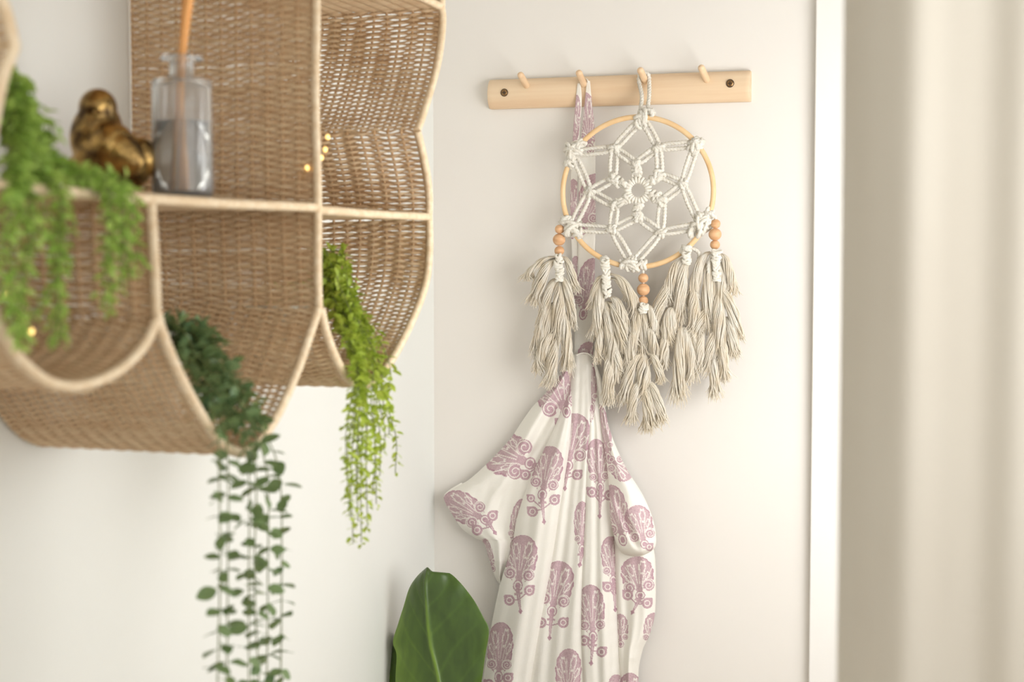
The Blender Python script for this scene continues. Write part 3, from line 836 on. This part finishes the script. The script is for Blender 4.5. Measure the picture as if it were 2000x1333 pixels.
def _robe():
    N = M_robe.node_tree.nodes; L = M_robe.node_tree.links; p = N['Principled BSDF']
    at = N.new('ShaderNodeAttribute'); at.attribute_name = 'print'
    tc = N.new('ShaderNodeTexCoord')
    def noise(scale, det=2):
        mp = N.new('ShaderNodeMapping'); mp.inputs['Scale'].default_value = scale
        n = N.new('ShaderNodeTexNoise'); n.inputs['Scale'].default_value = 1; n.inputs['Detail'].default_value = det
        L.new(tc.outputs['Object'], mp.inputs['Vector']); L.new(mp.outputs['Vector'], n.inputs['Vector']); return n
    n1 = noise((350, 350, 350)); 
    mx = N.new('ShaderNodeMix'); mx.data_type = 'RGBA'
    mx.inputs['A'].default_value = srgb(206, 172, 182); mx.inputs['B'].default_value = srgb(180, 140, 154)
    mr = N.new('ShaderNodeMapRange'); mr.inputs['From Min'].default_value = 0.35; mr.inputs['From Max'].default_value = 0.7
    L.new(n1.outputs['Fac'], mr.inputs['Value']); L.new(mr.outputs['Result'], mx.inputs['Factor'])
    m2 = N.new('ShaderNodeMix'); m2.data_type = 'RGBA'
    m2.inputs['A'].default_value = srgb(250, 247, 239)
    L.new(mx.outputs['Result'], m2.inputs['B']); L.new(at.outputs['Fac'], m2.inputs['Factor'])
    L.new(m2.outputs['Result'], p.inputs['Base Color'])
    p.inputs['Roughness'].default_value = 0.9; p.inputs['Specular IOR Level'].default_value = 0.2
    # slubby linen threads, both ways
    a = noise((1400, 1400, 60)); c = noise((60, 60, 1400))
    ad = N.new('ShaderNodeMath'); ad.operation = 'ADD'
    L.new(a.outputs['Fac'], ad.inputs[0]); L.new(c.outputs['Fac'], ad.inputs[1])
    bp = N.new('ShaderNodeBump'); bp.inputs['Strength'].default_value = 0.5; bp.inputs['Distance'].default_value = 0.0006
    L.new(ad.outputs[0], bp.inputs['Height']); L.new(bp.outputs['Normal'], p.inputs['Normal'])
    t = N.new('ShaderNodeBsdfTranslucent'); ms = N.new('ShaderNodeMixShader'); ms.inputs['Fac'].default_value = 0.14
    L.new(m2.outputs['Result'], t.inputs['Color']); L.new(p.outputs['BSDF'], ms.inputs[1]); L.new(t.outputs['BSDF'], ms.inputs[2])
    L.new(ms.outputs['Shader'], N['Material Output'].inputs['Surface'])
_robe()

def drape(b, key, left, right, y0, y1, depth, bulge, p=2.6, px=1.12, ripples=(), skew=0.0, edge=0.012, roll=None):
    """one pleat of hanging cloth between two measured edges, rounded back towards the wall at both edges"""
    ny = int((y1 - y0) / px) + 1
    ys = np.linspace(y0, y1, ny)
    lf = np.array(left, float); rt = np.array(right, float)
    SL = smooth(lf, 300); SR = smooth(rt, 300)
    oL = np.argsort(SL[:, 1]); oR = np.argsort(SR[:, 1])
    xl = np.interp(ys, SL[oL, 1], SL[oL, 0]); xr = np.interp(ys, SR[oR, 1], SR[oR, 0])
    nx = int(max(12, (xr - xl).max() / px)) + 1
    u = np.linspace(0, 1, nx)[None, :]
    u = np.repeat(u, ny, 0)
    X = xl[:, None] + (xr - xl)[:, None] * u
    Y = np.repeat(ys[:, None], nx, 1)
    v = (Y - y0) / (y1 - y0)
    dep = depth(Y) if callable(depth) else depth
    us = np.clip(u + skew * u * (1 - u) * 2, 0, 1)
    prof = np.clip(1 - np.abs(2 * us - 1) ** p, 0, 1) ** 0.5
    wpx = (xr - xl)[:, None]
    D = dep + prof * bulge * np.clip(wpx / 45, 0.04, 1)
    for (f, ph, am, tilt) in ripples:
        D = D + 1.25 * am * np.sin(2 * np.pi * (f * u + tilt * v) + ph) * np.clip(v * 4, 0.15, 1) * prof
    D = D + 0.0008 * np.sin(X * 0.21 + Y * 0.13) * np.sin(Y * 0.09 - X * 0.05)
    if roll is not None: D = D + roll(u, v, X, Y)
    D = np.maximum(D, 0.004)
    # the print lies on the cloth: evaluate it in the pleat's own flat coordinates
    A = np.zeros_like(X)
    for m in MOTIFS.get(key, ()):
        A = np.maximum(A, 0)
        val = motif_value(X, Y, m)
        A = np.where(val > 0, val, A)
    G = on_y(X, Y, -D)
    b.grid(G)
    return A.ravel()

def robe():
    root = thing('printed_robe', 'off-white linen robe printed with mauve flower motifs, hung by its strap from the second peg', 'robe', tuple(on_y(1100, 1333, -0.04)))
    grow = lambda a, c: (lambda Y: a + (c - a) * np.clip((Y - 690) / 330, 0, 1) ** 0.8)
    sil_L = [(1130, 692), (1106, 716), (1085, 745), (1062, 772), (1040, 795), (1018, 826), (998, 856), (972, 885), (945, 912), (915, 938), (890, 952)]
    YE = 1580
    # back of the robe
    b = MB()
    a = drape(b, '-', [(1128, 694), (1090, 745), (1050, 850), (1010, 950), (985, 1080), (968, 1200), (955, 1333), (940, YE)],
              [(1160, 700), (1176, 750), (1186, 820), (1202, 870), (1226, 920), (1256, 970), (1270, 1030), (1272, 1140), (1262, 1240), (1245, 1333), (1235, YE)],
              694, YE, grow(0.006, 0.012), 0.02, px=4)
    b.build('back_panel', M_robe, root, attr=a)
    # left sleeve
    b = MB()
    a = drape(b, 'B', sil_L + [(868, 968), (871, 985), (885, 1008), (903, 1034), (928, 1052), (944, 1060), (955, 1092), (966, 1126), (978, 1146)],
              [(1131, 692), (1128, 760), (1122, 820), (1100, 900), (1050, 990), (1022, 1040), (1000, 1100), (980, 1146)], 692, 1146,
              grow(0.014, 0.026), 0.028, p=3.2, skew=0.3, ripples=[(1.6, 0.4, 0.004, -0.5), (3.1, 2.0, 0.0018, 0.6)],
              roll=lambda u, v, X, Y: 0.010 * np.exp(-(((X - 1010) - (Y - 900) * -0.55) / 14) ** 2) - 0.008 * np.exp(-(((X - 1045) - (Y - 860) * -0.6) / 12) ** 2))
    b.build('left_sleeve', M_robe, root, attr=a)
    # cuff lining peeping out behind the sleeve tip
    b = MB()
    a = drape(b, '-', [(868, 966), (880, 956), (900, 944)][::-1], [(903, 946), (890, 960), (872, 972)], 944, 972, 0.028, 0.006, px=1.5)
    b.build('cuff', M_robe, root, attr=a)
    # front pleats
    b = MB(); at = []
    at.append(drape(b, 'D', [(1116, 692), (1108, 800), (1085, 950), (1060, 1100), (1035, 1200), (1020, 1333), (990, YE)],
              [(1157, 694), (1162, 760), (1165, 850), (1160, 1000), (1158, 1150), (1160, 1333), (1165, YE)], 692, YE, grow(0.020, 0.042), 0.024, p=3.0,
              ripples=[(1.5, 0.9, 0.0028, 0.1), (4.3, 0.5, 0.0012, 0.25)]))
    b.build('front_panel', M_robe, root, attr=np.concatenate(at))
    b = MB()
    a = drape(b, 'C', [(1119, 700), (1106, 770), (1080, 840), (1052, 900), (1030, 950), (1010, 1010), (1000, 1065), (978, 1138), (966, 1190), (955, 1250), (950, 1290), (942, 1345), (920, YE)],
              [(1121, 700), (1120, 790), (1113, 880), (1098, 980), (1078, 1110), (1058, 1220), (1036, 1345), (1000, YE)], 700, YE, grow(0.024, 0.048), 0.036, p=2.8, skew=-0.25,
              ripples=[(1.3, 2.6, 0.003, 0.2), (2.7, 0.3, 0.0012, -0.4)])
    b.build('front_pleat', M_robe, root, attr=a)
    b = MB()
    a = drape(b, 'E', [(1138, 694), (1141, 760), (1146, 830), (1142, 900), (1140, 1000), (1134, 1120), (1132, 1240), (1136, 1345), (1140, YE)],
              [(1158, 698), (1168, 760), (1180, 830), (1190, 920), (1198, 1010), (1203, 1100), (1208, 1200), (1214, 1345), (1220, YE)], 694, YE, grow(0.024, 0.044), 0.028, p=2.6, skew=0.3,
              ripples=[(1.7, 0.2, 0.0026, 0.1), (3.7, 1.4, 0.0011, -0.2)])
    b.build('front_pleat', M_robe, root, attr=a)
    # right skirt below the gathered sleeve
    b = MB()
    a = drape(b, 'G', [(1196, 1030), (1198, 1120), (1202, 1220), (1208, 1345), (1214, YE)],
              [(1262, 1030), (1278, 1080), (1281, 1140), (1279, 1200), (1268, 1242), (1252, 1280), (1246, 1345), (1240, YE)], 1030, YE, 0.030, 0.036, p=2.6,
              ripples=[(1.4, 1.0, 0.004, 0.6), (3.1, 0.7, 0.0018, -0.8)])
    b.build('side_panel', M_robe, root, attr=a)
    # right sleeve, gathered and tucked under at its bottom
    b = MB()
    a = drape(b, 'F', [(1158, 700), (1168, 760), (1174, 830), (1184, 900), (1190, 960), (1192, 1010), (1200, 1050), (1214, 1080), (1236, 1091)],
              [(1161, 700), (1175, 745), (1186, 820), (1202, 870), (1226, 920), (1256, 968), (1273, 1008), (1281, 1044), (1279, 1070), (1262, 1083), (1240, 1091)], 700, 1091, grow(0.034, 0.066), 0.034, p=2.4,
              ripples=[(1.2, 2.2, 0.003, 0.3)],
              roll=lambda u, v, X, Y: -0.022 * np.exp(-(((X - 1232) - (Y - 1040) * 0.45) / 8.0) ** 2) * np.clip((Y - 960) / 60, 0, 1) * np.clip((1080 - Y) / 20, 0, 1) + 0.010 * np.exp(-(((X - 1210) - (Y - 1000) * 0.55) / 11.0) ** 2) * np.clip((Y - 940) / 60, 0, 1) - 0.03 * np.clip((Y - 1070) / 21, 0, 1) ** 2)
    b.build('right_sleeve', M_robe, root, attr=a)
    # strap: one ribbon down each side of the peg
    b = MB()
    a = drape(b, 'S', [(1146, 158), (1142, 200), (1137, 250), (1131, 320), (1130, 420), (1128, 540), (1124, 640), (1121, 700)],
              [(1152, 156), (1156, 200), (1161, 250), (1163, 320), (1163, 440), (1161, 560), (1159, 640), (1158, 700)], 158, 700, lambda Y: 0.028 - 0.006 * np.clip((Y - 300) / 300, 0, 1), 0.005, p=5, px=1.1)
    b.build('strap', M_robe, root, attr=a)
    b = MB()
    a = drape(b, 'T', [(1128, 163), (1124, 200), (1118, 280), (1114, 400), (1118, 520), (1122, 620), (1122, 700)],
              [(1134, 162), (1136, 200), (1131, 280), (1127, 400), (1130, 520), (1134, 620), (1136, 700)], 163, 700, lambda Y: 0.026 - 0.008 * np.clip((Y - 300) / 300, 0, 1), 0.004, p=5, px=1.1)
    b.build('strap', M_robe, root, attr=a)
    # the strap's turn over the peg
    B0, T0 = PEGS[1]; d = (T0 - B0); d /= np.linalg.norm(d)
    c = B0 + d * 0.009
    lft = on_y(1131, 163, -0.030); rgt = on_y(1149, 160, -0.030)
    ang = np.linspace(math.pi, 0, 22)
    mid = (lft + rgt) / 2; hw = (rgt[0] - lft[0]) / 2
    G = np.zeros((22, 5, 3))
    for i, aa in enumerate(ang):
        for q in range(5):
            G[i, q] = (mid[0] + hw * math.cos(aa), c[1] + (q - 2) * 0.0028, max(lft[2], rgt[2]) - 0.002 + math.sin(aa) * 0.010)
    b = MB(); b.grid(G); b.build('strap', M_robe, root, attr=np.zeros(110))
    # twisted seam across the neck of the robe
    b = MB(); P = on_y(np.array([1126, 1133, 1141, 1150, 1158]), np.array([694, 691, 690, 692, 699.0]), -0.052)
    b.tube(smooth(P, 24), 0.0012, 6); o = b.build('neck_seam', M_robe, root, attr=np.zeros(24 * 6 + 14))
robe()

# ------------------------------------------------------------------ macrame hanging
YH = -0.067
def wpt(x, y, dy=0.0): return on_y(x, y, YH + dy)
mac = thing('macrame_hanging', 'white macrame star in round cane hoop with beads and tassels, hung on a peg', 'wall hanging', tuple(wpt(1256, 150)))
HC = wpt(1244, 375.5)
RX = (wpt(1391, 375)[0] - wpt(1097, 375)[0]) / 2; RZ = (wpt(1244, 229)[2] - wpt(1244, 522)[2]) / 2
a = np.linspace(0, 2 * np.pi, 160, endpoint=False)
b = MB(); b.tube(np.stack([HC[0] + RX * np.cos(a), np.full(160, YH), HC[2] + RZ * np.sin(a)], 1), 0.0049, 12, ref=np.array([0, 1.0, 0]), closed=True)
b.build('hoop', M_hoop, mac)
def cord(P, r=0.0033, name='cord', parent=mac, n=None):
    L = plen(P); S = smooth(P, n or max(8, int(L / 0.0012)))
    b = MB(); b.tube(S, r, 9, lobes=3, pitch=0.019, depth=0.30, phase=rng.uniform(0, 6))
    return b.build(name, M_cord, parent)
def pair(p, q, gap=5.6):
    p = np.array(p, float); q = np.array(q, float); d = q - p; d /= np.linalg.norm(d); n = np.array([-d[1], d[0]])
    for s in (-1, 1):
        m = (p + q) / 2 + n * s * (gap + rng.uniform(-1, 1.2))
        p1 = p + n * s * gap * 0.6; q1 = q + n * s * gap * 0.6
        cord(np.array([wpt(*p1), wpt(*((p1 + m) / 2 + n * s * 1.0), -0.001 * s), wpt(*m, -0.0015 * s), wpt(*((q1 + m) / 2 + n * s * 1.0)), wpt(*q1)]))
def knot(x, y, R, n=4, r=0.0033, dy=-0.002, ang=None, name='knot', sq=1.0):
    """several short turns of cord pulled tight around each other"""
    c = wpt(x, y, dy); b = MB()
    for i in range(n):
        th = (ang if ang is not None else rng.uniform(0, 3.14)) + i * math.pi / n * (1 if ang is None else 0) + rng.normal(0, 0.25)
        t = np.linspace(0, 2 * np.pi, 40, endpoint=False)
        ra = R * rng.uniform(0.55, 0.95); rb = R * rng.uniform(0.32, 0.6)
        e1 = np.array([math.cos(th), 0, math.sin(th)]); e2 = np.array([-math.sin(th) * 0.5, 0.85, math.cos(th) * 0.5])
        off = np.array([rng.normal(0, R * 0.22), rng.normal(0, R * 0.1), rng.normal(0, R * 0.22) * sq])
        P = c + off + e1 * (np.cos(t) * ra)[:, None] + e2 * (np.sin(t) * rb)[:, None]
        b.tube(P, r, 9, ref=np.cross(e1, e2), lobes=3, pitch=2 * math.pi * (ra + rb) / 2 / max(1, round(2 * math.pi * (ra + rb) / 2 / 0.012)), depth=0.2, closed=True)
    return b.build(name, M_cord, mac)
KT = dict(T=(1255, 231), RT=(1360, 281), LT=(1119, 300), LL=(1116, 444), RL=(1370, 441), Bt=(1235, 516))
Ak = [(1200, 290), (1286, 288), (1334, 361), (1290, 454), (1196, 449), (1152, 374)]
Bk = [(1242, 320), (1289, 342), (1294, 392), (1246, 424), (1202, 402), (1197, 350)]
for big, ai in (('T', (0, 1)), ('RT', (1, 2)), ('RL', (2, 3)), ('Bt', (3, 4)), ('LL', (4, 5)), ('LT', (5, 0))):
    for i in ai: pair(KT[big], Ak[i])
for i in range(6):
    pair(Ak[i], Bk[i if i else 0]); pair(Ak[i], Bk[(i + 5) % 6] if i else Bk[5])
for (x, y) in Ak: knot(x, y, 0.0090, 5)
for (x, y) in Bk: knot(x, y, 0.0090, 5)
for k, R, n in (('T', 0.016, 8), ('RT', 0.0165, 9), ('LT', 0.0190, 11), ('LL', 0.0165, 9), ('RL', 0.018, 10), ('Bt', 0.0150, 8)):
    knot(*KT[k], R, n)
knot(1372, 424, 0.010, 4); knot(1386, 416, 0.009, 4); knot(1103, 430, 0.0105, 5); knot(1128, 458, 0.011, 4)
knot(1252, 518, 0.010, 4); knot(1218, 516, 0.008, 4); knot(1246, 238, 0.011, 5); knot(1270, 222, 0.009, 4); knot(1112, 318, 0.011, 5); knot(1130, 285, 0.011, 5)
knot(1352, 285, 0.010, 4); knot(1350, 455, 0.009, 4)
# centre ring of wrapped loops and its short knotted arms
b = MB()
cx, cy = 1246, 372
for i in range(22):
    th = i / 22 * 2 * math.pi
    r0, r1 = 15.0, 25.5
    e = np.array([math.cos(th), math.sin(th)])
    t = np.linspace(0, 2 * np.pi, 20, endpoint=False)
    m = wpt(cx + e[0] * 20.5, cy + e[1] * 20.5, -0.001)
    rad = (wpt(cx + e[0] * 25, cy + e[1] * 25) - wpt(cx + e[0] * 16.5, cy + e[1] * 16.5)); L = np.linalg.norm(rad); rad /= L
    P = m + rad * (np.cos(t) * L * 0.55)[:, None] + np.array([0, 1.0, 0]) * (np.sin(t) * 0.0035)[:, None]
    b.tube(P, 0.0031, 8, ref=np.cross(rad, [0, 1.0, 0]), closed=True)
b.build('centre_ring', M_cord, mac)
for (x, y) in Bk:
    for f in (0.58, 0.74, 0.88):
        knot(cx + (x - cx) * f, cy + (y - cy) * f, 0.0078, 4)
# the hanging loop over the third peg
B0, T0 = PEGS[2]
d = (T0 - B0) / np.linalg.norm(T0 - B0)
c = B0 + d * 0.014
L0 = wpt(1249, 226); R0 = wpt(1263, 226)
cord(np.array([L0, [L0[0] + .0005, (YH + c[1]) / 2, (L0[2] + c[2]) / 2], [c[0] - 0.0098, c[1], c[2] - 0.004], [c[0] - 0.0075, c[1], c[2] + 0.0078], [c[0], c[1], c[2] + 0.0112],
      [c[0] + 0.0075, c[1], c[2] + 0.0078], [c[0] + 0.0098, c[1], c[2] - 0.004], [R0[0] + .0005, (YH + c[1]) / 2, (R0[2] + c[2]) / 2], R0]), name='hanging_loop')
# beads
for col_ in (((1093, 448, 9.2), (1092, 468.5, 12.2), (1092.5, 490, 9.6)), ((1256.5, 543.5, 9.6), (1256.5, 566, 12.2), (1256.5, 587.5, 9.2)), ((1397.5, 437.5, 9.2), (1396.5, 458, 12.0), (1396.5, 478.5, 9.2))):
    for (x, y, r) in col_:
        b = MB(); b.ball(wpt(x, y), r / 1010, 14, 0.95); b.build('bead', M_bead, mac)
    xs_, y0_, y1_ = col_[0][0], col_[0][1] - 16, col_[2][1] + 16
    cord(np.array([wpt(xs_, y0_), wpt(xs_, (y0_ + y1_) / 2), wpt(xs_, y1_)]), r=0.0020)
# tassels: cotton yarn combed out from a knotted spine
def tassel(bundles, spine):
    t = bpy.data.objects.new('tassel', None); C.objects.link(t); t.parent = mac
    t.matrix_parent_inverse = inv_world(mac); t.location = wpt(*spine[0])
    b = MB()
    for bi, (sx, sy, ex, ey, w) in enumerate(bundles):
        n = int(92 * (w / 18)); M = 14
        s = np.linspace(0, 1, M)[None, :]
        hl = math.hypot(ex - sx, ey - sy); out = ex - sx
        r0 = rng.uniform(0, 1, (n, 1)) ** 0.5; th = rng.uniform(0, 2 * np.pi, (n, 1))
        tw = th + s * 2.2 * (1 if bi % 2 else -1)
        lenj = 1 + rng.normal(0, 0.055, (n, 1)) + 0.05 * rng.uniform(-1, 0.4, (n, 1)) + 0.04 * np.cos(th)
        # arch out and fall down
        bx_ = sx + out * (1 - (1 - s) ** 1.9); by_ = sy + (ey - sy) * (s ** 1.25) * lenj - 6 * np.sin(np.pi * np.clip(s * 2, 0, 1)) * (abs(out) > 14)
        wid = (3.0 + (w * 0.56 - 3.0) * np.sin(np.pi / 2 * np.clip(s * 1.6, 0, 1))) * (1 + 0.25 * np.clip((s - 0.8) / 0.2, 0, 1))
        fr = rng.normal(0, 1.1, (n, 1)) * np.clip((s - 0.75) / 0.25, 0, 1) ** 1.5 * (3.4 + w * 0.10) + 0.8 * np.sin(s * 17 + th * 3)
        X = bx_ + wid * r0 * np.cos(tw) + fr
        Y = by_ + 1.2 * r0 * np.sin(tw)
        Dp = -0.006 - 0.011 * np.sin(np.pi * np.clip(s * 1.1, 0, 1)) * (0.4 + 0.6 * ((bi * 7) % 5) / 4) - wid / 1000 * 0.85 * r0 * np.sin(tw) + rng.normal(0, 0.0008, (n, 1)) * s
        P = on_y(X, Y, YH + 0.004 + Dp)
        rad = (0.00100 * (1 - 0.50 * np.clip((s - 0.72) / 0.28, 0, 1)))[0]
        k = 4
        a4 = np.linspace(0, 2 * np.pi, k, endpoint=False)
        T = np.gradient(P, axis=1); T /= np.linalg.norm(T, axis=2)[..., None] + 1e-9
        N1 = np.cross(T, np.array([0, 1.0, 0.05])); N1 /= np.linalg.norm(N1, axis=2)[..., None] + 1e-9
        N2 = np.cross(T, N1)
        V = P[:, :, None, :] + rad[None, :, None, None] * (N1[:, :, None, :] * np.cos(a4)[None, None, :, None] + N2[:, :, None, :] * np.sin(a4)[None, None, :, None])
        idx = np.arange(n * M * k).reshape(n, M, k)
        A = idx[:, :-1]; B = np.roll(idx, -1, 2)[:, :-1]; Cc = np.roll(idx, -1, 2)[:, 1:]; D = idx[:, 1:]
        b.add(V, np.stack([A, B, Cc, D], -1).reshape(-1, 4))
    o = b.build('yarn', M_yarn, t); o['kind'] = 'stuff'
    b = MB()
    for i, (x, y) in enumerate(resample(np.array(spine, float), max(3, int(plen(spine) / 5)))):
        c = wpt(x + rng.normal(0, 1.0), y, -0.0150)
        for q in range(2):
            th = rng.normal(0, 0.35) + (0.5 if (i + q) % 2 else -0.5)
            t_ = np.linspace(0, 2 * np.pi, 24, endpoint=False)
            e1 = np.array([math.cos(th), 0, math.sin(th)]); e2 = np.array([-math.sin(th) * .4, 0.9, math.cos(th) * .4])
            P = c + np.array([rng.normal(0, .0008), 0, rng.normal(0, .0008)]) + e1 * (np.cos(t_) * 0.0068)[:, None] + e2 * (np.sin(t_) * 0.0046)[:, None]
            b.tube(P, 0.0026, 8, ref=np.cross(e1, e2), closed=True)
    b.build('spine_knots', M_cord, t)
    return t
tassel([(1090, 600, 1056, 700, 18), (1096, 600, 1108, 720, 18), (1085, 650, 1052, 728, 16), (1090, 660, 1074, 754, 22), (1094, 540, 1118, 638, 16), (1090, 545, 1060, 640, 18), (1092, 503, 1030, 548, 17), (1090, 506, 1046, 592, 20), (1098, 503, 1122, 572, 15), (1093, 550, 1090, 668, 24), (1092, 590, 1048, 690, 16)],
       [(1092, 503), (1092, 545)])
tassel([(1176, 640, 1168, 708, 12), (1190, 690, 1188, 788, 20), (1200, 680, 1208, 735, 16), (1190, 640, 1200, 742, 22), (1188, 590, 1218, 692, 22), (1182, 540, 1156, 602, 14), (1180, 545, 1166, 655, 18), (1188, 536, 1240, 612, 20), (1188, 545, 1228, 588, 15), (1188, 580, 1222, 652, 18), (1182, 590, 1192, 690, 18)],
       [(1181, 512), (1183, 530), (1186, 575)])
tassel([(1262, 745, 1292, 828, 17), (1252, 745, 1232, 826, 17), (1259, 755, 1268, 842, 20), (1255, 690, 1220, 788, 19), (1266, 690, 1290, 748, 15), (1257, 690, 1256, 776, 26), (1250, 640, 1228, 722, 19), (1262, 640, 1280, 708, 16), (1253, 597, 1240, 680, 19), (1260, 597, 1280, 660, 15), (1257, 600, 1258, 700, 16)],
       [(1257, 597), (1257, 606)])
tassel([(1345, 640, 1362, 725, 15), (1300, 650, 1296, 718, 17), (1330, 640, 1326, 782, 22), (1336, 640, 1350, 745, 18), (1315, 600, 1300, 682, 20), (1335, 540, 1278, 645, 20), (1318, 600, 1310, 670, 18), (1355, 560, 1356, 650, 20), (1337, 505, 1304, 595, 20), (1342, 505, 1326, 630, 20), (1342, 515, 1332, 600, 16)],
       [(1340, 498), (1341, 512)])
tassel([(1395, 690, 1396, 778, 17), (1372, 650, 1366, 724, 15), (1412, 660, 1414, 745, 18), (1405, 640, 1382, 728, 18), (1420, 620, 1434, 700, 17), (1395, 600, 1360, 660, 18), (1400, 560, 1440, 668, 20), (1402, 570, 1406, 702, 24), (1386, 493, 1354, 594, 20), (1405, 497, 1430, 575, 18), (1394, 493, 1382, 645, 24), (1398, 500, 1410, 600, 18)],
       [(1398, 492), (1400, 545)])
cord(np.array([wpt(1181, 500), wpt(1180, 512), wpt(1181, 530)]), r=0.0042); knot(1181, 508, 0.008, 4)
knot(1340, 487, 0.0095, 5)
cord(np.array([wpt(1345, 485), wpt(1358, 488), wpt(1366, 498), wpt(1362, 520), wpt(1356, 548)]))
cord(np.array([wpt(1338, 490), wpt(1337, 500), wpt(1340, 515)]))
cord(np.array([wpt(1386, 550, -.012), wpt(1384, 520, -.012), wpt(1390, 500, -.006), wpt(1398, 490)]))
